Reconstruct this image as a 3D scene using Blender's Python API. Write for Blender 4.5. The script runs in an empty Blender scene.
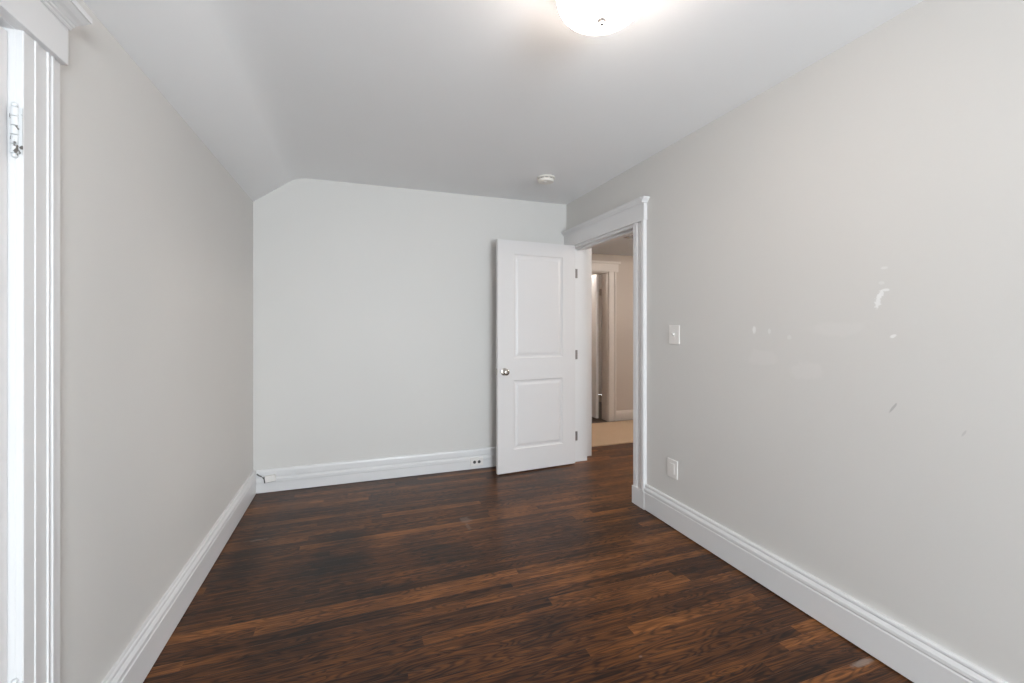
import bpy, bmesh, math, random
from mathutils import Matrix, Vector

random.seed(7)
SC = bpy.context.scene
COL = SC.collection

# ---------------------------------------------------------------- camera
CAM_H = 1.28
cd = bpy.data.cameras.new('camera')
cam = bpy.data.objects.new('camera', cd)
COL.objects.link(cam)
cam.location = (0.0, 0.0, CAM_H)
cam.rotation_euler = (math.radians(90), 0, math.radians(-19.5275))
cd.sensor_fit = 'HORIZONTAL'
cd.sensor_width = 36.0
cd.lens = 436.245 / 1024 * 36.0
cd.shift_y = -(341.5 - 324.65) / 1024
cd.clip_start = 0.02
SC.camera = cam

# ---------------------------------------------------------------- room size (metres)
XL, XR = -0.743, 1.891          # left and right wall faces
YB, YF = 3.769, -2.7           # back wall, wall behind the camera
ZC, ZK, XK = 2.429, 2.212, -0.442   # flat ceiling, top of left wall, crease of the sloped part
RWT = 0.15                      # right wall thickness
DY1, DY2, DZ = 2.672, 3.640, 2.006  # doorway in the right wall

# ---------------------------------------------------------------- world, daylight, exposure
SC.view_settings.view_transform = 'Standard'
SC.view_settings.look = 'None'
SC.view_settings.gamma = 1.0
SC.view_settings.use_curve_mapping = False
SC.view_settings.exposure = 0.06
SKY = 36.0
w = bpy.data.worlds.new('sky')
SC.world = w
w.use_nodes = True
bg = w.node_tree.nodes['Background']
bg.inputs['Color'].default_value = (0.845, 0.938, 1.0, 1)
bg.inputs['Strength'].default_value = SKY
LAMP_EMIT = 34.0
LAMP_COL = (1.0, 0.88, 0.79)
HALL_W = 60.0
WIN = [(0.0, 1.5, 0.40, 1.80)]    # openings in the wall behind the camera: x0, x1, z0, z1


def portal(name, loc, rot, sx, sy):
    l = bpy.data.lights.new(name, 'AREA')
    l.shape = 'RECTANGLE'
    l.size, l.size_y = sx, sy
    l.cycles.is_portal = True
    o = bpy.data.objects.new(name, l)
    o.location = loc
    o.rotation_euler = rot
    COL.objects.link(o)


for (x0, x1, z0, z1) in WIN:
    portal('window_daylight', ((x0 + x1) / 2, YF - 0.13, (z0 + z1) / 2), (math.radians(90), 0, 0), x1 - x0, z1 - z0)

hl = bpy.data.lights.new('hall_unseen_light', 'POINT')  # unseen bare light added to light the hall, no lamp modelled
hl.energy = HALL_W
hl.color = (1.0, 0.95, 0.89)
hl.shadow_soft_size = 0.12
ho = bpy.data.objects.new('hall_unseen_light', hl)
ho.location = (3.75, 3.2, 2.2)
COL.objects.link(ho)
fl = bpy.data.lights.new('far_room_fill_light', 'POINT')  # added fill light, out of view, brightens the far door
fl.energy = 22.0
fl.color = (1.0, 0.9, 0.8)
fl.shadow_soft_size = 0.1
fo = bpy.data.objects.new('far_room_fill_light', fl)
fo.location = (2.45, 6.1, 2.1)
COL.objects.link(fo)


# ---------------------------------------------------------------- materials
def mat(name, col, rough=0.5, metal=0.0, spec=0.5, bump=0.0, bscale=200.0, coat=0.0, var=0.0):
    m = bpy.data.materials.new(name)
    m.use_nodes = True
    nt = m.node_tree
    b = nt.nodes['Principled BSDF']
    b.inputs['Base Color'].default_value = (*col, 1)
    b.inputs['Roughness'].default_value = rough
    b.inputs['Metallic'].default_value = metal
    b.inputs['Specular IOR Level'].default_value = spec
    b.inputs['Coat Weight'].default_value = coat
    tc = nt.nodes.new('ShaderNodeTexCoord')
    n = nt.nodes.new('ShaderNodeTexNoise')
    n.inputs['Scale'].default_value = bscale
    n.inputs['Detail'].default_value = 3
    nt.links.new(tc.outputs['Object'], n.inputs['Vector'])
    if bump:
        bp = nt.nodes.new('ShaderNodeBump')
        bp.inputs['Strength'].default_value = bump
        bp.inputs['Distance'].default_value = 0.002
        nt.links.new(n.outputs['Fac'], bp.inputs['Height'])
        nt.links.new(bp.outputs['Normal'], b.inputs['Normal'])
    # faint unevenness of the paint
    n2 = nt.nodes.new('ShaderNodeTexNoise')
    n2.inputs['Scale'].default_value = 2.2
    n2.inputs['Detail'].default_value = 4
    nt.links.new(tc.outputs['Object'], n2.inputs['Vector'])
    mx = nt.nodes.new('ShaderNodeMix')
    mx.data_type = 'RGBA'
    v = var if var else 0.015
    mx.inputs['A'].default_value = (*[c * (1 - v) for c in col], 1)
    mx.inputs['B'].default_value = (*[min(1, c * (1 + v)) for c in col], 1)
    nt.links.new(n2.outputs['Fac'], mx.inputs['Factor'])
    nt.links.new(mx.outputs['Result'], b.inputs['Base Color'])
    m['mix'] = mx.name
    return m


WALLC = (0.692, 0.672, 0.648)
M = {}
M['wall'] = mat('wall_paint', WALLC, 0.55, bump=0.12, bscale=160, spec=0.4)
M['ceiling'] = mat('ceiling_paint', (0.91, 0.91, 0.915), 0.8, bump=0.1, bscale=120, spec=0.3)
M['trim'] = mat('white_trim_paint', (0.765, 0.755, 0.755), 0.34, bump=0.03, bscale=40)
M['door'] = mat('white_door_paint', (0.73, 0.705, 0.70), 0.38, bump=0.03, bscale=60)
M['plastic'] = mat('white_plastic', (0.84, 0.81, 0.78), 0.35)
M['cream'] = mat('cream_plastic', (0.80, 0.76, 0.70), 0.4)
M['socket'] = mat('dark_socket', (0.06, 0.055, 0.055), 0.4)
M['nickel'] = mat('satin_nickel', (0.62, 0.58, 0.54), 0.2, metal=1.0)
M['brushed'] = mat('brushed_finial_metal', (0.50, 0.47, 0.45), 0.45, metal=0.6)
M['bronze'] = mat('dull_hinge_metal', (0.30, 0.28, 0.27), 0.45, metal=0.8)
M['painted'] = mat('paint_flecked_hinge', (0.72, 0.73, 0.74), 0.3, metal=0.15)
M['hallceil'] = mat('hall_ceiling_daylight_tint', (0.76, 0.80, 0.84), 0.8)  # bluish tint stands in for cool daylight falling on a white ceiling
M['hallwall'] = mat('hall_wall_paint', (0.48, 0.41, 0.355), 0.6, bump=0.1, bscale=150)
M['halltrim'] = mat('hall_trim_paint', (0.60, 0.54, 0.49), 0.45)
M['oak'] = mat('pale_carpet', (0.46, 0.32, 0.21), 0.9, bump=0.6, bscale=500, var=0.08)
M['darkwood'] = mat('dark_stained_wood', (0.05, 0.032, 0.022), 0.4)
M['wire'] = mat('grey_wire', (0.10, 0.09, 0.08), 0.5)


def flecks(m, col, scale, lo, hi):
    nt = m.node_tree
    b = nt.nodes['Principled BSDF']
    tc = nt.nodes.new('ShaderNodeTexCoord')
    n = nt.nodes.new('ShaderNodeTexNoise')
    n.inputs['Scale'].default_value = scale
    n.inputs['Detail'].default_value = 4
    nt.links.new(tc.outputs['Object'], n.inputs['Vector'])
    r = nt.nodes.new('ShaderNodeMapRange')
    r.inputs['From Min'].default_value = lo
    r.inputs['From Max'].default_value = hi
    nt.links.new(n.outputs['Fac'], r.inputs['Value'])
    x = nt.nodes.new('ShaderNodeMix')
    x.data_type = 'RGBA'
    x.inputs['B'].default_value = (*col, 1)
    nt.links.new(r.outputs['Result'], x.inputs['Factor'])
    nt.links.new(nt.nodes[m['mix']].outputs['Result'], x.inputs['A'])
    nt.links.new(x.outputs['Result'], b.inputs['Base Color'])


flecks(M['painted'], (0.12, 0.11, 0.10), 70, 0.60, 0.66)


def ellipse_mask(nt, tc, c, r, warp, wscale, seed, soft=0.25, ang=0.0):
    """1 inside an irregular blob about c (object space), 0 outside."""
    L = nt.links.new
    n = nt.nodes.new('ShaderNodeTexNoise')
    n.noise_dimensions = '4D'
    n.inputs['W'].default_value = seed
    n.inputs['Scale'].default_value = wscale
    n.inputs['Detail'].default_value = 3
    L(tc.outputs['Object'], n.inputs['Vector'])
    mp = nt.nodes.new('ShaderNodeMapping')
    mp.vector_type = 'TEXTURE'
    mp.inputs['Location'].default_value = c
    mp.inputs['Scale'].default_value = r
    mp.inputs['Rotation'].default_value = (ang, 0, 0)
    L(tc.outputs['Object'], mp.inputs['Vector'])
    ln = nt.nodes.new('ShaderNodeVectorMath')
    ln.operation = 'LENGTH'
    L(mp.outputs['Vector'], ln.inputs[0])
    ad = nt.nodes.new('ShaderNodeMath')
    ad.operation = 'MULTIPLY_ADD'
    L(n.outputs['Fac'], ad.inputs[0])
    ad.inputs[1].default_value = warp
    ad.inputs[2].default_value = -warp / 2
    s = nt.nodes.new('ShaderNodeMath')
    L(ln.outputs['Value'], s.inputs[0])
    L(ad.outputs['Value'], s.inputs[1])
    mr = nt.nodes.new('ShaderNodeMapRange')
    mr.inputs['From Min'].default_value = 1.0 + soft
    mr.inputs['From Max'].default_value = 1.0 - soft
    L(s.outputs['Value'], mr.inputs['Value'])
    return mr.outputs['Result']


# right wall: same paint with filler patches and scuffs of their own
def marked_wall():
    m = mat('wall_paint_with_filler_marks', WALLC, 0.55, bump=0.12, bscale=160, spec=0.4)
    nt = m.node_tree
    tc = nt.nodes.new('ShaderNodeTexCoord')
    cur = nt.nodes[m['mix']].outputs['Result']
    white = (0.88, 0.87, 0.86)
    pale = (0.75, 0.725, 0.705)
    marks = [((1.86, 1.113, 1.370), (9, 0.010, 0.027), white, 2.2, 130, 0.9, 0.15),
             ((1.86, 1.103, 1.398), (9, 0.008, 0.018), white, 2.0, 140, 0.9, 0.3),
             ((1.86, 1.087, 1.412), (9, 0.013, 0.005), white, 0.9, 80, 0.8, 0),
             ((1.86, 1.670, 1.253), (9, 0.010, 0.018), white, 1.0, 60, 0.8, 0),
             ((1.86, 1.583, 1.248), (9, 0.007, 0.014), white, 1.2, 60, 0.45, 0),
             ((1.86, 1.479, 1.222), (9, 0.010, 0.010), white, 1.2, 60, 0.3, 0),
             ((1.86, 1.063, 1.237), (9, 0.012, 0.006), white, 0.9, 70, 0.9, -0.4),
             ((1.86, 1.092, 1.496), (9, 0.012, 0.005), white, 0.9, 70, 0.4, 0),
             ((1.86, 1.10, 1.44), (9, 0.010, 0.006), white, 0.9, 70, 0.3, 0),
             ((1.86, 1.63, 1.115), (9, 0.09, 0.035), pale, 1.4, 22, 0.45, 0),
             ((1.86, 1.40, 1.075), (9, 0.08, 0.04), pale, 1.4, 22, 0.45, 0),
             ((1.86, 1.27, 1.262), (9, 0.10, 0.03), pale, 1.4, 22, 0.4, 0),
             ((1.86, 1.063, 0.968), (9, 0.004, 0.022), (0.36, 0.35, 0.34), 0.7, 60, 0.55, 0.55),
             ((1.86, 0.86, 0.92), (9, 0.003, 0.012), (0.36, 0.35, 0.34), 0.5, 60, 0.3, 0.5)]
    for i, (c, r, col, warp, ws, amt, ang) in enumerate(marks):
        k = ellipse_mask(nt, tc, c, r, warp, ws, i * 3.1, 0.22, ang)
        mu = nt.nodes.new('ShaderNodeMath')
        mu.operation = 'MULTIPLY'
        mu.inputs[1].default_value = amt
        nt.links.new(k, mu.inputs[0])
        x = nt.nodes.new('ShaderNodeMix')
        x.data_type = 'RGBA'
        x.inputs['B'].default_value = (*col, 1)
        nt.links.new(mu.outputs['Value'], x.inputs['Factor'])
        nt.links.new(cur, x.inputs['A'])
        cur = x.outputs['Result']
    nt.links.new(cur, nt.nodes['Principled BSDF'].inputs['Base Color'])
    return m


M['wall_marked'] = marked_wall()


# stained oak strip floor: plank UVs in metres, random values per plank in a colour attribute
def floor_material():
    m = bpy.data.materials.new('dark_stained_oak_strips')
    m.use_nodes = True
    nt = m.node_tree
    N, L = nt.nodes.new, nt.links.new
    b = nt.nodes['Principled BSDF']
    at = N('ShaderNodeVertexColor')
    at.layer_name = 'plank'
    sp = N('ShaderNodeSeparateColor')
    L(at.outputs['Color'], sp.inputs['Color'])
    uv = N('ShaderNodeUVMap')
    uv.uv_map = 'plank_uv'
    tc = N('ShaderNodeTexCoord')

    def math_(op, a, b_=None, c=None):
        n = N('ShaderNodeMath')
        n.operation = op
        for i, v in enumerate((a, b_, c)):
            if v is None:
                continue
            if isinstance(v, (int, float)):
                n.inputs[i].default_value = v
            else:
                L(v, n.inputs[i])
        return n.outputs['Value']

    def noise(vec, scale, detail=4, wv=None, dist=0.0, rough=0.55):
        n = N('ShaderNodeTexNoise')
        n.noise_dimensions = '4D'
        n.inputs['Scale'].default_value = scale
        n.inputs['Detail'].default_value = detail
        n.inputs['Distortion'].default_value = dist
        n.inputs['Roughness'].default_value = rough
        L(vec, n.inputs['Vector'])
        if wv is not None:
            L(wv, n.inputs['W'])
        return n.outputs['Fac']

    def scaled(vec, s):
        n = N('ShaderNodeVectorMath')
        n.operation = 'MULTIPLY'
        L(vec, n.inputs[0])
        n.inputs[1].default_value = s
        return n.outputs['Vector']

    seed = math_('MULTIPLY', sp.outputs['Green'], 50.0)
    # cathedral figure: rings cut at a slant, contour lines of a long noise
    fig = noise(scaled(uv.outputs['UV'], (2.2, 17.0, 1)), 1.0, 1.5, seed, 0.25)
    rings = math_('SINE', math_('MULTIPLY', fig, 105.0))
    rings = math_('MULTIPLY_ADD', rings, 0.5, 0.5)
    rings = math_('POWER', rings, 2.2)
    fine = noise(scaled(uv.outputs['UV'], (4.5, 210.0, 1)), 1.0, 3, seed, 0.0, 0.7)
    streak = noise(scaled(uv.outputs['UV'], (1.3, 70.0, 1)), 1.0, 3, seed, 0.3, 0.65)
    pores = noise(scaled(uv.outputs['UV'], (14.0, 480.0, 1)), 1.0, 2, seed)
    blotch = noise(scaled(uv.outputs['UV'], (3.0, 14.0, 1)), 1.0, 3, seed)
    # stain took unevenly over the whole floor
    big = noise(tc.outputs['Object'], 1.6, 3)
    big2 = noise(scaled(tc.outputs['Object'], (0.8, 1.0, 1)), 3.6, 3)
    # tone 0..1
    t = math_('MULTIPLY', sp.outputs['Red'], 0.40)
    for src, k in ((blotch, 0.45), (big, 0.40), (big2, 0.40), (fine, 0.55), (streak, 0.95), (pores, 0.4)):
        t = math_('MULTIPLY_ADD', math_('SUBTRACT', src, 0.5), k, t)
    t = math_('MULTIPLY_ADD', rings, -0.24, t)
    t = math_('MULTIPLY_ADD', t, 1.15, 0.415)
    # darker old stains near the left half of the room
    for i, (c, r, amt) in enumerate([((-0.06, 2.66, 0), (0.13, 0.26, 9), 0.24), ((0.10, 2.12, 0), (0.20, 0.16, 9), 0.18),
                                     ((-0.20, 1.95, 0), (0.16, 0.10, 9), 0.20), ((0.30, 2.58, 0), (0.12, 0.10, 9), 0.14),
                                     ((0.86, 1.72, 0), (0.35, 0.05, 9), 0.22), ((-0.58, 2.75, 0), (0.09, 0.3, 9), 0.16),
                                     ((0.15, 1.45, 0), (0.05, 0.035, 9), 0.25)]):
        k = ellipse_mask(nt, tc, c, r, 1.5, 6.0, 40 + i * 5.0, 0.5)
        t = math_('MULTIPLY_ADD', k, -amt, t)
    ramp = N('ShaderNodeValToRGB')
    e = ramp.color_ramp.elements
    e[0].position, e[0].color = 0.0, (0.010, 0.0055, 0.0038, 1)
    e[1].position, e[1].color = 1.0, (0.31, 0.118, 0.033, 1)
    for p, c in ((0.22, (0.029, 0.0115, 0.0055)), (0.45, (0.080, 0.0285, 0.0098)), (0.70, (0.166, 0.0615, 0.0175))):
        q = e.new(p)
        q.color = (*c, 1)
    L(t, ramp.inputs['Fac'])
    cur = ramp.outputs['Color']
    # seams between the strips (v runs 0..width across, u 0..length along)
    su = N('ShaderNodeSeparateXYZ')
    L(uv.outputs['UV'], su.inputs['Vector'])
    wv = 0.0572
    vd = math_('PINGPONG', su.outputs['Y'], wv / 2)
    gap = N('ShaderNodeMapRange')
    gap.inputs['From Min'].default_value = 0.0012
    gap.inputs['From Max'].default_value = 0.0004
    L(vd, gap.inputs['Value'])
    seam = math_('MULTIPLY', gap.outputs['Result'], 0.75)
    x = N('ShaderNodeMix')
    x.data_type = 'RGBA'
    x.inputs['B'].default_value = (0.006, 0.004, 0.003, 1)
    L(seam, x.inputs['Factor'])
    L(cur, x.inputs['A'])
    cur = x.outputs['Result']
    # pale scuffs
    for i, (c, r, warp, amt) in enumerate([((1.800, 1.112, 0), (0.050, 0.011, 9), 1.8, 0.65), ((0.671, 2.795, 0), (0.03, 0.045, 9), 2.8, 0.25),
                                           ((0.66, 2.70, 0), (0.012, 0.05, 9), 2.4, 0.2), ((-0.56, 2.95, 0), (0.05, 0.012, 9), 2.4, 0.2),
                                           ((1.03, 1.42, 0), (0.007, 0.005, 9), 1.0, 0.35)]):
        k = ellipse_mask(nt, tc, c, r, warp, 30, 80 + i * 4.0, 0.3)
        k = math_('MULTIPLY', k, amt)
        x = N('ShaderNodeMix')
        x.data_type = 'RGBA'
        x.inputs['B'].default_value = (0.30, 0.25, 0.22, 1)
        L(k, x.inputs['Factor'])
        L(cur, x.inputs['A'])
        cur = x.outputs['Result']
    L(cur, b.inputs['Base Color'])
    rg = math_('MULTIPLY_ADD', big2, 0.16, 0.22)
    L(math_('MULTIPLY_ADD', fine, 0.10, rg), b.inputs['Roughness'])
    b.inputs['Specular IOR Level'].default_value = 0.24
    hgt = math_('MULTIPLY_ADD', gap.outputs['Result'], -1.0, math_('MULTIPLY', fine, 0.25))
    bp = N('ShaderNodeBump')
    bp.inputs['Strength'].default_value = 0.35
    bp.inputs['Distance'].default_value = 0.0012
    L(hgt, bp.inputs['Height'])
    L(bp.outputs['Normal'], b.inputs['Normal'])
    return m


M['floor'] = floor_material()


def glow(name, col, strength):
    m = bpy.data.materials.new(name)
    m.use_nodes = True
    nt = m.node_tree
    b = nt.nodes['Principled BSDF']
    b.inputs['Base Color'].default_value = (0.85, 0.83, 0.80, 1)
    b.inputs['Roughness'].default_value = 0.25
    tc = nt.nodes.new('ShaderNodeTexCoord')
    n = nt.nodes.new('ShaderNodeTexNoise')
    n.inputs['Scale'].default_value = 9
    nt.links.new(tc.outputs['Object'], n.inputs['Vector'])
    mr = nt.nodes.new('ShaderNodeMapRange')
    mr.inputs['To Min'].default_value = strength * 0.9
    mr.inputs['To Max'].default_value = strength * 1.1
    nt.links.new(n.outputs['Fac'], mr.inputs['Value'])
    b.inputs['Emission Color'].default_value = (*col, 1)
    nt.links.new(mr.outputs['Result'], b.inputs['Emission Strength'])
    return m


M['lamp'] = glow('lit_frosted_glass', LAMP_COL, LAMP_EMIT)


def pane_mat():
    m = bpy.data.materials.new('window_glass')
    m.use_nodes = True
    nt = m.node_tree
    out = nt.nodes['Material Output']
    nt.nodes.remove(nt.nodes['Principled BSDF'])
    t = nt.nodes.new('ShaderNodeBsdfTransparent')
    g = nt.nodes.new('ShaderNodeBsdfGlossy')
    g.inputs['Roughness'].default_value = 0.02
    f = nt.nodes.new('ShaderNodeFresnel')
    x = nt.nodes.new('ShaderNodeMixShader')
    nt.links.new(f.outputs['Fac'], x.inputs['Fac'])
    nt.links.new(t.outputs['BSDF'], x.inputs[1])
    nt.links.new(g.outputs['BSDF'], x.inputs[2])
    nt.links.new(x.outputs['Shader'], out.inputs['Surface'])
    return m


M['glass'] = pane_mat()

# ---------------------------------------------------------------- mesh helpers (world coordinates)
WORLD = {}


def root(name, loc, label=None, cat=None, group=None, kind=None, rotz=0.0):
    o = bpy.data.objects.new(name, None)
    o.empty_display_size = 0.05
    COL.objects.link(o)
    o.location = loc
    o.rotation_euler = (0, 0, rotz)
    WORLD[o.name] = Matrix.Translation(loc) @ Matrix.Rotation(rotz, 4, 'Z')
    return tag(o, label, cat, group, kind)


def tag(o, label=None, cat=None, group=None, kind=None):
    for k, v in (('label', label), ('category', cat), ('group', group), ('kind', kind)):
        if v:
            o[k] = v
    return o


def obj(name, bm, m, parent=None, local=False, smooth=False):
    """link one mesh; geometry is in world space unless local"""
    bmesh.ops.recalc_face_normals(bm, faces=bm.faces[:])
    if parent is not None and not local:
        bm.transform(WORLD[parent.name].inverted())
    me = bpy.data.meshes.new(name)
    bm.to_mesh(me)
    bm.free()
    me.materials.append(m)
    if smooth:
        for p in me.polygons:
            p.use_smooth = True
        me.set_sharp_from_angle(angle=math.radians(40))
    o = bpy.data.objects.new(name, me)
    COL.objects.link(o)
    if parent is not None:
        o.parent = parent
        WORLD[o.name] = WORLD[parent.name]
    else:
        WORLD[o.name] = Matrix.Identity(4)
    return o


def box(bm, x0, x1, y0, y1, z0, z1, bev=0.0):
    r = bmesh.ops.create_cube(bm, size=1.0)
    for v in r['verts']:
        v.co = Vector((x0 + (v.co.x + .5) * (x1 - x0), y0 + (v.co.y + .5) * (y1 - y0), z0 + (v.co.z + .5) * (z1 - z0)))
    if bev:
        es = list({e for v in r['verts'] for e in v.link_edges})
        bmesh.ops.bevel(bm, geom=es, offset=bev, segments=2, affect='EDGES', profile=0.6)
    return bm


def B(*a):
    return box(bmesh.new(), *a)


def extrude(bm, pts, fn, a, c):
    """closed outline pts [(s,t)] swept from a to c; fn(s,t,u) -> xyz"""
    v0 = [bm.verts.new(fn(s, t, a)) for s, t in pts]
    v1 = [bm.verts.new(fn(s, t, c)) for s, t in pts]
    n = len(pts)
    for i in range(n):
        j = (i + 1) % n
        bm.faces.new((v0[i], v0[j], v1[j], v1[i]))
    bm.faces.new(v0[::-1])
    bm.faces.new(v1)
    return bm


def lathe(bm, prof, origin, axis='Z', seg=48, sgn=1):
    """prof [(r, h)] about an axis through origin"""
    rings = []
    for r, h in prof:
        ring = []
        if r < 1e-6:
            ring = None
        pts = []
        for k in range(1 if ring is None else seg):
            a = 2 * math.pi * k / seg
            c, s = r * math.cos(a), r * math.sin(a)
            h_ = h * sgn
            p = {'Z': (c, s, h_), 'Y': (c, h_, s), 'X': (h_, c, s)}[axis]
            pts.append(bm.verts.new(Vector(origin) + Vector(p)))
        rings.append(pts)
    for a, b in zip(rings, rings[1:]):
        if len(a) == 1 and len(b) == 1:
            continue
        for k in range(seg):
            j = (k + 1) % seg
            if len(a) == 1:
                bm.faces.new((a[0], b[k], b[j]))
            elif len(b) == 1:
                bm.faces.new((a[k], b[0], a[j]))
            else:
                bm.faces.new((a[k], b[k], b[j], a[j]))
    for e in (rings[0], rings[-1]):
        if len(e) > 1:
            bm.faces.new(e)
    return bm


def tube(bm, pts, r, seg=8):
    rings = []
    pts = [Vector(p) for p in pts]
    for i, p in enumerate(pts):
        d = (pts[min(i + 1, len(pts) - 1)] - pts[max(i - 1, 0)]).normalized()
        u = d.orthogonal().normalized()
        v = d.cross(u)
        rings.append([bm.verts.new(p + u * r * math.cos(2 * math.pi * k / seg) + v * r * math.sin(2 * math.pi * k / seg)) for k in range(seg)])
    for a, b in zip(rings, rings[1:]):
        for k in range(seg):
            j = (k + 1) % seg
            bm.faces.new((a[k], a[j], b[j], b[k]))
    bm.faces.new(rings[0][::-1])
    bm.faces.new(rings[-1])
    return bm


# ---------------------------------------------------------------- setting: floor
def strip_floor(name, x0, x1, y0, y1, z):
    wv = 0.0572
    bm = bmesh.new()
    uvl = bm.loops.layers.uv.new('plank_uv')
    cl = bm.loops.layers.color.new('plank')
    y = y0
    rnd = random.Random(11)
    prev = 0
    while y < y1 - 1e-6:
        ye = min(y + wv, y1)
        x = x0 - rnd.uniform(0, 0.9)
        while x < x1:
            ln = rnd.choice((0.4, 0.65, 0.9, 1.2, 1.6, 2.1)) * rnd.uniform(0.85, 1.15)
            a, c = max(x, x0), min(x + ln, x1)
            if c - a > 1e-4:
                f = bm.faces.new([bm.verts.new(p) for p in ((a, y, z), (c, y, z), (c, ye, z), (a, ye, z))])
                col = (rnd.betavariate(1.5, 1.5), rnd.random(), rnd.random(), 1)
                ou = rnd.uniform(0, 30)
                for lp, (u, v) in zip(f.loops, ((0, 0), (c - a, 0), (c - a, ye - y), (0, ye - y))):
                    lp[uvl].uv = (u + ou, v)
                    lp[cl] = col
            x += ln
        y += wv
    # slab body under the strips
    box(bm, x0, x1, y0, y1, z - 0.10, z - 0.002)
    me = bpy.data.meshes.new(name)
    bm.to_mesh(me)
    bm.free()
    me.materials.append(M['floor'])
    o = bpy.data.objects.new(name, me)
    COL.objects.link(o)
    WORLD[o.name] = Matrix.Identity(4)
    return o


o = strip_floor('floor', XL - 0.12, 4.3, YF - 0.12, 4.02, 0.0)
tag(o, 'dark brown stained oak strip floor of the empty room', 'floor', kind='structure')

# ---------------------------------------------------------------- walls and ceiling
bm = bmesh.new()
wo = XL - 0.12
# left wall, with a shallow rebate where the closet door sits
extrude(bm, [(YF - 0.12, 0), (0.565, 0), (0.565, 1.975), (1.335, 1.975), (1.335, 0), (YB + 0.12, 0), (YB + 0.12, ZK), (YF - 0.12, ZK)],
        lambda s, t, u: (u, s, t), wo, XL)
o = obj('wall_left', bm, M['wall'])
tag(o, 'plain grey left wall beside the white closet door frame', 'wall', kind='structure')

bm = bmesh.new()
extrude(bm, [(YF - 0.12, 0), (DY1 - 0.004, 0), (DY1 - 0.004, DZ + 0.022), (DY2 + 0.020, DZ + 0.022), (DY2 + 0.020, 0), (YB, 0), (YB, ZC), (YF - 0.12, ZC)],
        lambda s, t, u: (u, s, t), XR, XR + RWT)
o = obj('wall_right', bm, M['wall_marked'])
tag(o, 'pale grey right wall with white filler marks and an open doorway', 'wall', kind='structure')

bm = bmesh.new()
extrude(bm, [(wo, 0), (2.153, 0), (2.153, ZC), (XK, ZC), (XL, ZK), (wo, ZK)], lambda s, t, u: (s, u, t), YB, YB + 0.12)
o = obj('wall_back', bm, M['wall'])
tag(o, 'plain grey back wall behind the open white door', 'wall', kind='structure')

# wall behind the camera with its window opening
bm = bmesh.new()
(x0, x1, z0, z1) = WIN[0]
for a in ((XL, x0, 0, ZK), (x1, XR, 0, ZC), (x0, x1, 0, z0), (x0, x1, z1, ZC)):
    box(bm, a[0], a[1], YF - 0.12, YF, a[2], a[3])
extrude(bm, [(XL, ZK), (x0, ZK), (x0, ZC), (XK, ZC)], lambda s, t, u: (s, u, t), YF - 0.12, YF)
o = obj('wall_front', bm, M['wall'])
tag(o, 'grey wall with the window facing the back wall', 'wall', kind='structure')

bm = bmesh.new()
# eased crease between the sloped strip and the flat ceiling
cr = []
d1 = Vector((XL - XK, ZK - ZC)).normalized()
p0, p1, p2 = Vector((XK, ZC)) + d1 * 0.07, Vector((XK, ZC)), Vector((XK + 0.09, ZC))
for k in range(13):
    q = k / 12
    cr.append(tuple(p0 * (1 - q) ** 2 + p1 * 2 * q * (1 - q) + p2 * q * q))
outl = [(wo, ZK), (XL, ZK)] + cr + [(XR + RWT, ZC), (XR + RWT, ZC + 0.12), (wo, ZC + 0.12)]
extrude(bm, outl, lambda s, t, u: (s, u, t), YF - 0.12, YB + 0.12)
o = obj('ceiling', bm, M['ceiling'], smooth=True)
tag(o, 'white ceiling with a sloped strip along the left wall', 'ceiling', kind='structure')

# ---------------------------------------------------------------- window behind the camera
wr = root('window_1', ((x0 + x1) / 2, YF, z0), 'white double hung window in the wall facing the back wall', 'window', kind='structure')
bm = bmesh.new()
for a in ((x0, x0 + .05, z0, z1), (x1 - .05, x1, z0, z1), (x0 + .05, x1 - .05, z0, z0 + .06), (x0 + .05, x1 - .05, z1 - .05, z1),
          (x0 + .05, x1 - .05, (z0 + z1) / 2 - .02, (z0 + z1) / 2 + .02)):
    box(bm, a[0], a[1], YF - 0.09, YF - 0.04, a[2], a[3])
obj('window_frame', bm, M['trim'], wr)
obj('window_pane', B(x0 + .04, x1 - .04, YF - 0.068, YF - 0.064, z0 + .05, z1 - .04), M['glass'], wr)
bm = bmesh.new()
for a in ((x0 - .1, x0, z0 - .02, z1 + .1), (x1, x1 + .1, z0 - .02, z1 + .1), (x0, x1, z1, z1 + .1)):
    box(bm, a[0], a[1], YF, YF + 0.02, a[2], a[3])
obj('casing', bm, M['trim'], wr)
obj('window_sill', B(x0 - .12, x1 + .12, YF - 0.04, YF + 0.05, z0 - .05, z0 - .02, ), M['trim'], wr)


# ---------------------------------------------------------------- baseboards
def base_profile(cap=True):
    # (t out of the wall, z)
    return [(0, 0), (0.010, 0), (0.010, 0.006), (0.024, 0.006), (0.024, 0.122), (0.021, 0.127), (0.021, 0.130), (0.0245, 0.134), (0.0235, 0.146), (0.018, 0.155),
            (0.0145, 0.159), (0.0145, 0.162), (0.0175, 0.165), (0.0165, 0.172), (0.012, 0.177), (0, 0.177)]


def tall_profile():
    return [(0, 0), (0.008, 0), (0.008, 0.005), (0.019, 0.005), (0.019, 0.075), (0.022, 0.079), (0.022, 0.100), (0.017, 0.108), (0.014, 0.112), (0.014, 0.120),
            (0.017, 0.124), (0.017, 0.160), (0.014, 0.172), (0.009, 0.178), (0, 0.178)]


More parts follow.
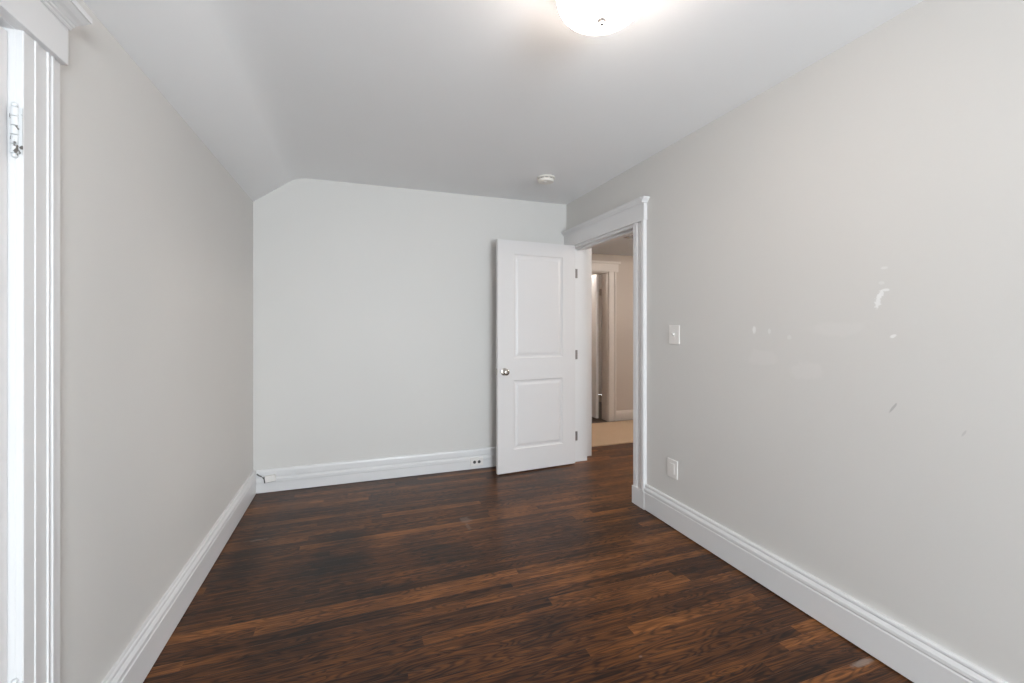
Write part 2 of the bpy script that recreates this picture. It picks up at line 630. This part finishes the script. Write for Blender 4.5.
bm = extrude(bmesh.new(), base_profile(), lambda s, t, u: (XL + s, u, t), 1.467, YB)
tag(obj('baseboard_left', bm, M['trim']), 'white moulded baseboard along the plain left wall', 'baseboard', kind='structure')
bm = extrude(bmesh.new(), base_profile(), lambda s, t, u: (XL + s, u, t), YF, 0.432)
tag(obj('baseboard_left', bm, M['trim']), 'white moulded baseboard on the near side of the closet door', 'baseboard', kind='structure')
bm = extrude(bmesh.new(), base_profile(), lambda s, t, u: (XR - s, u, t), YF, 2.537)
tag(obj('baseboard_right', bm, M['trim']), 'white moulded baseboard along the marked right wall', 'baseboard', kind='structure')
bm = extrude(bmesh.new(), tall_profile(), lambda s, t, u: (u, YB - s, t), XL + 0.024, XR - 0.024)
tag(obj('baseboard_back', bm, M['trim']), 'white stepped baseboard along the back wall behind the open door', 'baseboard', kind='structure')
bm = extrude(bmesh.new(), base_profile(), lambda s, t, u: (u, YF + s, t), XL + 0.024, XR - 0.024)
tag(obj('baseboard_front', bm, M['trim']), 'white moulded baseboard under the window', 'baseboard', kind='structure')

# ---------------------------------------------------------------- doorway trim, right wall
# casing section: s across from the opening outwards, t out of the wall
CAS_R = [(0, 0), (0, 0.015), (0.004, 0.019), (0.040, 0.019), (0.045, 0.017), (0.050, 0.011), (0.062, 0.011), (0.066, 0.016), (0.076, 0.016),
         (0.080, 0.010), (0.100, 0.010), (0.104, 0.022), (0.109, 0.027), (0.128, 0.027), (0.133, 0.023), (0.133, 0)]
tr = root('trim_1', (XR, DY1, 0), 'white moulded frame of the open doorway with a capped head', 'door frame', kind='structure')
CASZ = DZ
bm = extrude(bmesh.new(), CAS_R, lambda s, t, u: (XR - t, DY1 - s, u), 0.125, CASZ)
obj('casing', bm, M['trim'], tr, smooth=False)
bm = extrude(bmesh.new(), [(s * 0.115 / 0.133, t) for s, t in CAS_R], lambda s, t, u: (XR - t, DY2 + 0.012 + s, u), 0.18, CASZ)
obj('casing', bm, M['trim'], tr)
obj('plinth_block', B(XR - 0.026, XR, 2.534, DY1 + 0.004, 0, 0.125, 0.002), M['trim'], tr)
bm = B(XR - 0.028, XR, DY1 - 0.140, YB - 0.001, CASZ, CASZ + 0.118, 0.002)
obj('head_casing', bm, M['trim'], tr)
cap = [(0, 0), (0.034, 0), (0.034, 0.006), (0.040, 0.012), (0.052, 0.022), (0.056, 0.026), (0.056, 0.036), (0, 0.036)]
bm = bmesh.new()
extrude(bm, cap, lambda s, t, u: (XR - s, u, CASZ + 0.118 + t), DY1 - 0.140, YB - 0.001)
# mitred return at the near end
n0 = [(0.0, 0.0), (0.006, 0.0), (0.006, 0.006), (0.012, 0.012), (0.022, 0.022), (0.026, 0.026), (0.026, 0.036), (0, 0.036)]
extrude(bm, n0, lambda s, t, u: (XR - u, DY1 - 0.140 - s, CASZ + 0.118 + t), 0.0, 0.050)
obj('head_cap', bm, M['trim'], tr)
# jamb lining with its stop
bm = bmesh.new()
box(bm, XR - 0.002, XR + RWT + 0.001, DY1 - 0.003, DY1 + 0.015, 0, DZ)
box(bm, XR + 0.045, XR + 0.085, DY1 + 0.015, DY1 + 0.027, 0.05, DZ - 0.018)
obj('jamb', bm, M['trim'], tr)
bm = bmesh.new()
box(bm, XR - 0.019, XR + RWT + 0.001, DY2, DY2 + 0.018, 0, DZ)
obj('jamb', bm, M['trim'], tr)
bm = bmesh.new()
box(bm, XR - 0.002, XR + RWT + 0.001, DY1 + 0.015, DY2, DZ - 0.018, DZ + 0.018)
box(bm, XR + 0.045, XR + 0.085, DY1 + 0.018, DY2, DZ - 0.032, DZ - 0.018)
obj('head_jamb', bm, M['trim'], tr)


# ---------------------------------------------------------------- panel doors
def door_slab(W, H, T, panels, stile=(0.13, 0.13)):
    """local: x from hinge edge, y thickness, z up; moulded two-panel slab"""
    bm = bmesh.new()
    xs = [0, stile[0], W - stile[1], W]
    zs = sorted({0, H} | {z for p in panels for z in p})
    loops = [(0.004, 0.0), (0.012, 0.007), (0.022, 0.0085), (0.030, 0.0075), (0.046, 0.0025), (0.052, 0.002)]

    def side(y, sg):
        vv = {}

        def V(x, z, d=0.0):
            k = (round(x, 5), round(z, 5), round(d, 5))
            if k not in vv:
                vv[k] = bm.verts.new((x, y + sg * d, z))
            return vv[k]
        for i in range(3):
            for j in range(len(zs) - 1):
                a, b, c, d = xs[i], xs[i + 1], zs[j], zs[j + 1]
                if i == 1 and (c, d) in panels:
                    prev = [V(a, c), V(b, c), V(b, d), V(a, d)]
                    for ins, dep in loops:
                        nx = [V(a + ins, c + ins, dep), V(b - ins, c + ins, dep), V(b - ins, d - ins, dep), V(a + ins, d - ins, dep)]
                        for k in range(4):
                            bm.faces.new((prev[k], prev[(k + 1) % 4], nx[(k + 1) % 4], nx[k]))
                        prev = nx
                    bm.faces.new(prev)
                else:
                    bm.faces.new((V(a, c), V(b, c), V(b, d), V(a, d)))
        return vv
    f = side(0.0, 1)
    g = side(T, -1)
    ring = [(x, 0) for x in xs] + [(W, z) for z in zs[1:]] + [(x, H) for x in xs[::-1][1:]] + [(0, z) for z in zs[::-1][1:-1]]
    for k in range(len(ring)):
        p, q = ring[k], ring[(k + 1) % len(ring)]
        kp, kq = (round(p[0], 5), round(p[1], 5), 0.0), (round(q[0], 5), round(q[1], 5), 0.0)
        bm.faces.new((f[kp], f[kq], g[kq], g[kp]))
    return bm


KNOB = [(0.0, 0.0), (0.033, 0.0), (0.033, 0.003), (0.030, 0.007), (0.020, 0.009), (0.0125, 0.012), (0.0115, 0.026), (0.014, 0.032),
        (0.022, 0.036), (0.0275, 0.043), (0.0285, 0.050), (0.026, 0.058), (0.018, 0.064), (0.009, 0.0655), (0, 0.066)]


def add_knobs(d, W, T, z):
    for y, sg in ((0.0, -1), (T, 1)):
        k = obj('door_knob', lathe(bmesh.new(), KNOB, (W - 0.062, y, z), 'Y', 32, sg), M['nickel'], d, local=True, smooth=True)
        k['label'] = 'round satin nickel door knob'
    obj('latch_plate', B(W - 0.001, W + 0.0015, T / 2 - 0.0125, T / 2 + 0.0125, z - 0.028, z + 0.028), M['nickel'], d, local=True)


# open door: hinge corner of its hall face at (1.886, 3.577), free corner at (1.122, 3.522)
hx, hy = 1.884, 3.577
ang = math.atan2(3.522 - hy, 1.122 - hx)
DW, DT, DH = 0.766, 0.035, 1.995
d1 = root('door_1', (hx, hy, 0.010), 'white two-panel door standing open against the back wall', 'door', kind='structure', rotz=ang)
# local y>0 must point to the back wall: rotate slab so its thickness goes -y local
bm = door_slab(DW, DH, DT, [(0.19, 0.795), (0.975, 1.882)], (0.127, 0.145))
bm.transform(Matrix.Translation((0, -DT, 0)))
obj('door_leaf', bm, M['door'], d1, local=True)
for y, sg in ((0.0, 1), (-DT, -1)):
    k = obj('door_knob', lathe(bmesh.new(), KNOB, (DW - 0.060, y, 0.868), 'Y', 32, sg), M['nickel'], d1, local=True, smooth=True)
    k['label'] = 'round satin nickel door knob'
obj('latch_plate', B(DW - 0.001, DW + 0.0015, -DT / 2 - 0.0125, -DT / 2 + 0.0125, 0.84, 0.896), M['nickel'], d1, local=True)
for zc in (1.757, 1.0, 0.241):
    bm = bmesh.new()
    z0_, z1_ = zc - 0.043, zc + 0.043
    # leaf on the jamb, leaf on the door edge, knuckle behind
    box(bm, 1.880, 1.940, DY2 - 0.002, DY2 + 0.001, z0_, z1_)
    box(bm, 1.8845, 1.8875, 3.582, 3.612, z0_, z1_)
    for k in range(5):
        lathe(bm, [(0, 0), (0.006, 0), (0.006, 0.0165), (0, 0.0165)], (1.876, 3.626, z0_ + k * 0.0174), 'Z', 12)
    box(bm, 1.876, 1.890, 3.608, 3.630, z0_, z1_)
    h = obj('hinge', bm, M['bronze'], d1)
    h['label'] = 'dull grey steel hinge'

# ---------------------------------------------------------------- closet door and its frame, left wall
CAS_L = [(0, 0), (0, 0.015), (0.002, 0.017), (0.036, 0.017), (0.038, 0.019), (0.047, 0.019), (0.050, 0.016), (0.082, 0.016), (0.084, 0.019),
         (0.089, 0.019), (0.092, 0.014), (0.098, 0.014), (0.101, 0.019), (0.108, 0.019), (0.112, 0.015), (0.136, 0.015), (0.136, 0)]
LY1, LY0, LZ = 1.325, 0.575, 1.958
tl = root('trim_2', (XL, LY1, 0), 'white moulded frame around the closet door at the left edge', 'door frame', kind='structure')
bm = extrude(bmesh.new(), CAS_L, lambda s, t, u: (XL + t, LY1 + s, u), 0, LZ)
obj('casing', bm, M['trim'], tl)
bm = extrude(bmesh.new(), CAS_L, lambda s, t, u: (XL + t, LY0 - s, u), 0, LZ)
obj('casing', bm, M['trim'], tl)
obj('head_casing', B(XL, XL + 0.030, LY0 - 0.141, LY1 + 0.141, LZ, LZ + 0.095, 0.002), M['trim'], tl)
capl = [(0, 0), (0.034, 0), (0.037, 0.003), (0.037, 0.006), (0.042, 0.008), (0.043, 0.012), (0.047, 0.013), (0.052, 0.016), (0.062, 0.019),
        (0.071, 0.024), (0.074, 0.026), (0.079, 0.026), (0.079, 0.040), (0, 0.040)]
bm = bmesh.new()
zc0 = LZ + 0.0945
extrude(bm, capl, lambda s, t, u: (XL + s, u, zc0 + t), LY0 - 0.142, LY1 + 0.142)
obj('head_cap', bm, M['trim'], tl)
bm = bmesh.new()
box(bm, XL - 0.060, XL + 0.003, LY1 - 0.001, 1.335, 0, LZ + 0.01)
box(bm, XL - 0.060, XL + 0.003, 0.565, LY0 + 0.001, 0, LZ + 0.01)
box(bm, XL - 0.060, XL + 0.003, LY0, LY1, LZ - 0.001, 1.975)
box(bm, XL - 0.118, XL - 0.060, 0.565, 1.335, 0, 1.975)
obj('jamb', bm, M['trim'], tl)

d2 = root('door_2', (XL - 0.009, LY1 - 0.004, 0.008), 'white closed closet door cut by the left edge', 'door', kind='structure', rotz=-math.pi / 2)
# local x runs to -Y (away from the hinge), local y to +X ; face at local y=0
W2 = LY1 - LY0 - 0.008
bm = door_slab(W2, 1.940, 0.035, [(0.19, 0.78), (0.96, 1.84)], (0.12, 0.12))
bm.transform(Matrix.Translation((0, -0.035, 0)))
obj('door_leaf', bm, M['door'], d2, local=True)
k = obj('door_knob', lathe(bmesh.new(), KNOB, (W2 - 0.06, 0.0, 0.87), 'Y', 32, 1), M['nickel'], d2, local=True, smooth=True)
k['label'] = 'round satin nickel door knob'
for zc in (1.725, 0.405):
    bm = bmesh.new()
    z0_, z1_ = zc - 0.053, zc + 0.053
    yk = LY1 - 0.004
    for k in range(5):
        a = z0_ + k * 0.0213
        lathe(bm, [(0, 0), (0.0072, 0), (0.0072, 0.0198), (0, 0.0198)], (XL + 0.004, yk, a), 'Z', 14)
    for zz, sg in ((z1_ + 0.001, 1), (z0_ - 0.0005, -1)):
        lathe(bm, [(0, 0), (0.005, 0), (0.0062, 0.004), (0.0050, 0.008), (0.002, 0.010), (0, 0.0105)], (XL + 0.004, yk, zz), 'Z', 14, sg)
    box(bm, XL - 0.006, XL + 0.0165, LY1 - 0.0025, LY1 + 0.0005, z0_, z1_)
    box(bm, XL - 0.0145, XL - 0.012, LY1 - 0.030, LY1 - 0.006, z0_, z1_)
    h = obj('hinge', bm, M['painted'], d2, smooth=True)
    h['label'] = 'white painted hinge with ball tips'

# ---------------------------------------------------------------- ceiling light
lx, ly = 0.745, 1.231
cl = root('ceiling_light', (lx, ly, ZC), 'lit round frosted glass bowl light on the ceiling', 'ceiling light')
bm = lathe(bmesh.new(), [(0, 0), (0.074, 0), (0.076, 0.004), (0.076, 0.014), (0.070, 0.022), (0.050, 0.030), (0.050, 0.056), (0.140, 0.060),
                         (0.149, 0.062), (0.150, 0.066), (0.150, 0.076), (0.147, 0.079), (0, 0.079)], (lx, ly, ZC), 'Z', 64, -1)
pan = obj('pan', bm, M['trim'], cl, smooth=True)
pan['label'] = 'white metal canopy and rim'
prof = [(0, 0.078), (0.139, 0.078), (0.144, 0.084), (0.144, 0.090)]
for k in range(1, 15):
    a = k / 14 * math.pi / 2
    prof.append((0.144 * math.cos(a) ** 0.82 if k < 14 else 0.0, 0.090 + 0.074 * math.sin(a)))
bm = lathe(bmesh.new(), prof, (lx, ly, ZC), 'Z', 64, -1)
obj('glass_shade', bm, M['lamp'], cl, smooth=True)
fin = [(0, 0.0), (0.013, 0.0), (0.015, 0.003), (0.011, 0.006), (0.007, 0.008), (0.0085, 0.012), (0.007, 0.017), (0.003, 0.019), (0, 0.0195)]
f = obj('finial', lathe(bmesh.new(), fin, (lx, ly, ZC - 0.1635), 'Z', 24, -1), M['brushed'], cl, smooth=True)
f['label'] = 'small pale finial under the glass'

# ---------------------------------------------------------------- smoke detector
sx, sy = 1.388, 3.121
sd = root('smoke_detector', (sx, sy, ZC), 'round white smoke detector on the ceiling near the doorway', 'smoke detector')
obj('base', lathe(bmesh.new(), [(0, 0), (0.070, 0), (0.071, 0.003), (0.070, 0.010), (0.066, 0.012), (0, 0.012)], (sx, sy, ZC), 'Z', 48, -1), M['cream'], sd, smooth=True)
bm = lathe(bmesh.new(), [(0, 0.012), (0.058, 0.012), (0.058, 0.017), (0.062, 0.018), (0.062, 0.030), (0.058, 0.037), (0.045, 0.041), (0, 0.042)], (sx, sy, ZC), 'Z', 48, -1)
obj('cover', bm, M['cream'], sd, smooth=True)
obj('test_button', lathe(bmesh.new(), [(0, 0.041), (0.014, 0.041), (0.013, 0.0445), (0, 0.045)], (sx - 0.014, sy - 0.018, ZC), 'Z', 24, -1), M['plastic'], sd, smooth=True)
bm = bmesh.new()
for k in range(10):
    a = 2 * math.pi * k / 10
    r = bmesh.ops.create_cube(bm, size=1.0)
    for v in r['verts']:
        v.co = Matrix.Translation((sx, sy, ZC - 0.0148)) @ Matrix.Rotation(a, 4, 'Z') @ Vector((0.0585 + v.co.x * 0.002, v.co.y * 0.026, v.co.z * 0.003))
g_ = obj('vent', bm, M['socket'], sd)
g_['label'] = 'dark vent slots round the rim'

# ---------------------------------------------------------------- light switch and outlet, right wall
SY, SZ = 1.762, 0.950
SY_, SZ_ = 1.762 * 1.28, 0.950 * 1.28
sw = root('light_switch', (XR, SY_, SZ_), 'white toggle light switch on the right wall by the doorway', 'light switch')
obj('plate', B(XR - 0.006, XR, SY_ - 0.046, SY_ + 0.046, SZ_ - 0.059, SZ_ + 0.059, 0.0025), M['plastic'], sw)
bm = B(XR - 0.0075, XR - 0.0055, SY_ - 0.006, SY_ + 0.006, SZ_ - 0.0125, SZ_ + 0.0125)
extrude(bm, [(0.0065, -0.006), (0.0065, 0.006), (0.019, 0.014), (0.021, 0.010), (0.019, 0.004)], lambda s, t, u: (XR - s, u, SZ_ + t), SY_ - 0.0045, SY_ + 0.0045)
obj('toggle', bm, M['plastic'], sw)
for dz in (-0.030, 0.030):
    obj('screw', lathe(bmesh.new(), [(0, 0.0058), (0.003, 0.0058), (0.0028, 0.0072), (0, 0.0076)], (XR, SY_, SZ_ + dz), 'X', 12, -1), M['cream'], sw)

OY, OZ = 1.775 * 1.28, 0.2855 * 1.28
ou = root('wall_outlet', (XR, OY, OZ), 'white upright duplex outlet low on the right wall', 'outlet')
obj('plate', B(XR - 0.006, XR, OY - 0.046, OY + 0.046, OZ - 0.058, OZ + 0.058, 0.0025), M['plastic'], ou)
obj('receptacle', B(XR - 0.0085, XR - 0.005, OY - 0.021, OY + 0.021, OZ - 0.033, OZ + 0.033, 0.001), M['plastic'], ou)
for dz in (-0.018, 0.018):
    bm = bmesh.new()
    for dy in (-0.006, 0.006):
        box(bm, XR - 0.0088, XR - 0.0083, OY + dy - 0.001, OY + dy + 0.001, OZ + dz - 0.002, OZ + dz + 0.006)
    lathe(bm, [(0, 0.0083), (0.0024, 0.0083), (0.0024, 0.0088), (0, 0.0088)], (XR, OY, OZ + dz - 0.008), 'X', 12, -1)
    obj('slots', bm, M['cream'], ou)

# ---------------------------------------------------------------- baseboard outlet, back wall
bo = root('baseboard_outlet', (0.996, YB - 0.020, 0.071), 'white two-socket outlet set sideways in the back baseboard', 'outlet')
bx, bz, by = 0.996, 0.070, YB - 0.019
obj('plate', B(bx - 0.058, bx + 0.058, by - 0.013, by, bz - 0.036, bz + 0.036, 0.003), M['plastic'], bo)
for dx in (-0.021, 0.021):
    s = obj('socket', lathe(bmesh.new(), [(0, 0.012), (0.0135, 0.012), (0.0135, 0.0145), (0.012, 0.015), (0, 0.015)], (bx + dx, by, bz - 0.003), 'Y', 24, -1), M['socket'], bo)
    s['label'] = 'dark round socket'
obj('screw', lathe(bmesh.new(), [(0, 0.012), (0.003, 0.012), (0.0028, 0.0142), (0, 0.0145)], (bx, by, bz), 'Y', 12, -1), M['cream'], bo)

# ---------------------------------------------------------------- phone jack on the back baseboard
jx, jz, jy = -0.622, 0.112, YB - 0.022
pj = root('phone_jack', (jx, jy, jz), 'small white phone jack box crooked on baseboard in the left corner', 'phone jack')
bm = B(-0.036, 0.036, -0.022, 0.0, -0.024, 0.024, 0.003)
bm.transform(Matrix.Translation((jx, jy, jz)) @ Matrix.Rotation(math.radians(-7), 4, 'Y'))
obj('cover', bm, M['plastic'], pj)
bm = B(-0.041, 0.039, -0.006, 0.004, -0.030, 0.016)
bm.transform(Matrix.Translation((jx - 0.006, jy, jz)) @ Matrix.Rotation(math.radians(-7), 4, 'Y'))
k = obj('backplate', bm, M['socket'], pj)
k['label'] = 'dark backing behind the cover'
bm = tube(bmesh.new(), [(XL + 0.030, YB - 0.020, 0.150), (-0.700, YB - 0.028, 0.140), (-0.685, YB - 0.030, 0.133), (-0.670, YB - 0.030, 0.118), (-0.655, YB - 0.028, 0.100)], 0.0045)
k = obj('wire', bm, M['wire'], pj, smooth=True)
k['label'] = 'short dark wire from the corner'

# ---------------------------------------------------------------- hall beyond the doorway
HZ = 2.21
tag(obj('hall_carpet', B(2.05, 4.3, 4.03, 4.955, -0.05, 0.008), M['oak']), 'pale tan carpet on the hall floor past the doorway', 'carpet', kind='structure')
tag(obj('floor_hall', B(2.05, 4.3, 4.957, 7.0, -0.1, -0.001), M['darkwood']), 'dark wood floor of the room beyond the hall', 'floor', kind='structure')
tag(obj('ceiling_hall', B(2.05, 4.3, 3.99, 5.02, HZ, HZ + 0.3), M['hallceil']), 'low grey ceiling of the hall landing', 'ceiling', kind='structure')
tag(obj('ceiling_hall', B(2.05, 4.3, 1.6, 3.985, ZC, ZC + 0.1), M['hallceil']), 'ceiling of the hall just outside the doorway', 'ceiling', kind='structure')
tag(obj('trim_3', B(2.05, 4.3, 3.965, 3.99, HZ - 0.004, ZC), M['darkwood']), 'dark header board at the edge of the low hall ceiling', 'trim', kind='structure')
YH = 5.02
bm = bmesh.new()
extrude(bm, [(2.05, 0), (2.33, 0), (2.33, 1.98), (3.145, 1.98), (3.145, 0), (4.3, 0), (4.3, HZ), (2.05, HZ)], lambda s, t, u: (s, u, t), YH, YH + 0.15)
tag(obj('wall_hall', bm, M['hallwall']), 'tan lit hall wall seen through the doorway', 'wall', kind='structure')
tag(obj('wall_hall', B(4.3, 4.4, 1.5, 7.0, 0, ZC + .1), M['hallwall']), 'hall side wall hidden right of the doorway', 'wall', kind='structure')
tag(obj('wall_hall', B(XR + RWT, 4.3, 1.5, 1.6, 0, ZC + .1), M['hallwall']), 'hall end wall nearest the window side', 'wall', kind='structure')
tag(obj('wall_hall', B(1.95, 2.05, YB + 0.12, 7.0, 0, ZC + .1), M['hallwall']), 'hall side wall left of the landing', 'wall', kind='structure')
bm = B(2.05, 4.3, 7.0, 7.1, 0, ZC)
box(bm, 2.05, 4.3, YH + 0.15, 7.0, ZC, ZC + 0.1)
tag(obj('wall_hall', bm, M['hallwall']), 'walls of the dim room beyond the hall', 'wall', kind='structure')
# white end of the wall beside the landing
tag(obj('trim_4', B(2.042, 2.158, YB - 0.012, YB, 0, ZC), M['trim']), 'white painted strip of hall wall beside the door jamb', 'trim', kind='structure')
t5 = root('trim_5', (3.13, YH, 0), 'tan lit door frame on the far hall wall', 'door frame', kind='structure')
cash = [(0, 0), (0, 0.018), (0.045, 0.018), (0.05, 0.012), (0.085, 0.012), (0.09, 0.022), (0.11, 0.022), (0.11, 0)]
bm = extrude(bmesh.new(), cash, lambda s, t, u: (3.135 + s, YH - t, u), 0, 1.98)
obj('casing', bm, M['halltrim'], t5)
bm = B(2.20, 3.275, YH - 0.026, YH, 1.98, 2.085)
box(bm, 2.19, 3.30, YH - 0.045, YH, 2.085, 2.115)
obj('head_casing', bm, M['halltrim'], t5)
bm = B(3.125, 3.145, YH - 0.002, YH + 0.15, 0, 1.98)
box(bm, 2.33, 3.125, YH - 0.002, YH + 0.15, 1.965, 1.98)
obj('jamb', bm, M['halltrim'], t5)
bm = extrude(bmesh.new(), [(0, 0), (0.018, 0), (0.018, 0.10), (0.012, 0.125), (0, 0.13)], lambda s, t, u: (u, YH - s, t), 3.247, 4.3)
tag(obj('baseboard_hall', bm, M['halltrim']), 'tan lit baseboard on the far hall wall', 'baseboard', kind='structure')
d3 = root('door_3', (3.085, YH + 0.165, 0.012), 'white panel door ajar in the far room beyond the hall', 'door', kind='structure', rotz=math.radians(92))
bm = door_slab(0.76, 1.95, 0.035, [(0.19, 0.78), (0.96, 1.84)], (0.12, 0.12))
obj('door_leaf', bm, M['door'], d3, local=True)
for zc in (0.28, 1.72):
    bm = bmesh.new()
    lathe(bm, [(0, 0), (0.008, 0), (0.008, 0.09), (0, 0.09)], (3.096, YH + 0.158, zc - 0.045), 'Z', 10)
    box(bm, 3.096, 3.124, YH + 0.152, YH + 0.160, zc - 0.045, zc + 0.045)
    obj('hinge', bm, M['nickel'], d3)
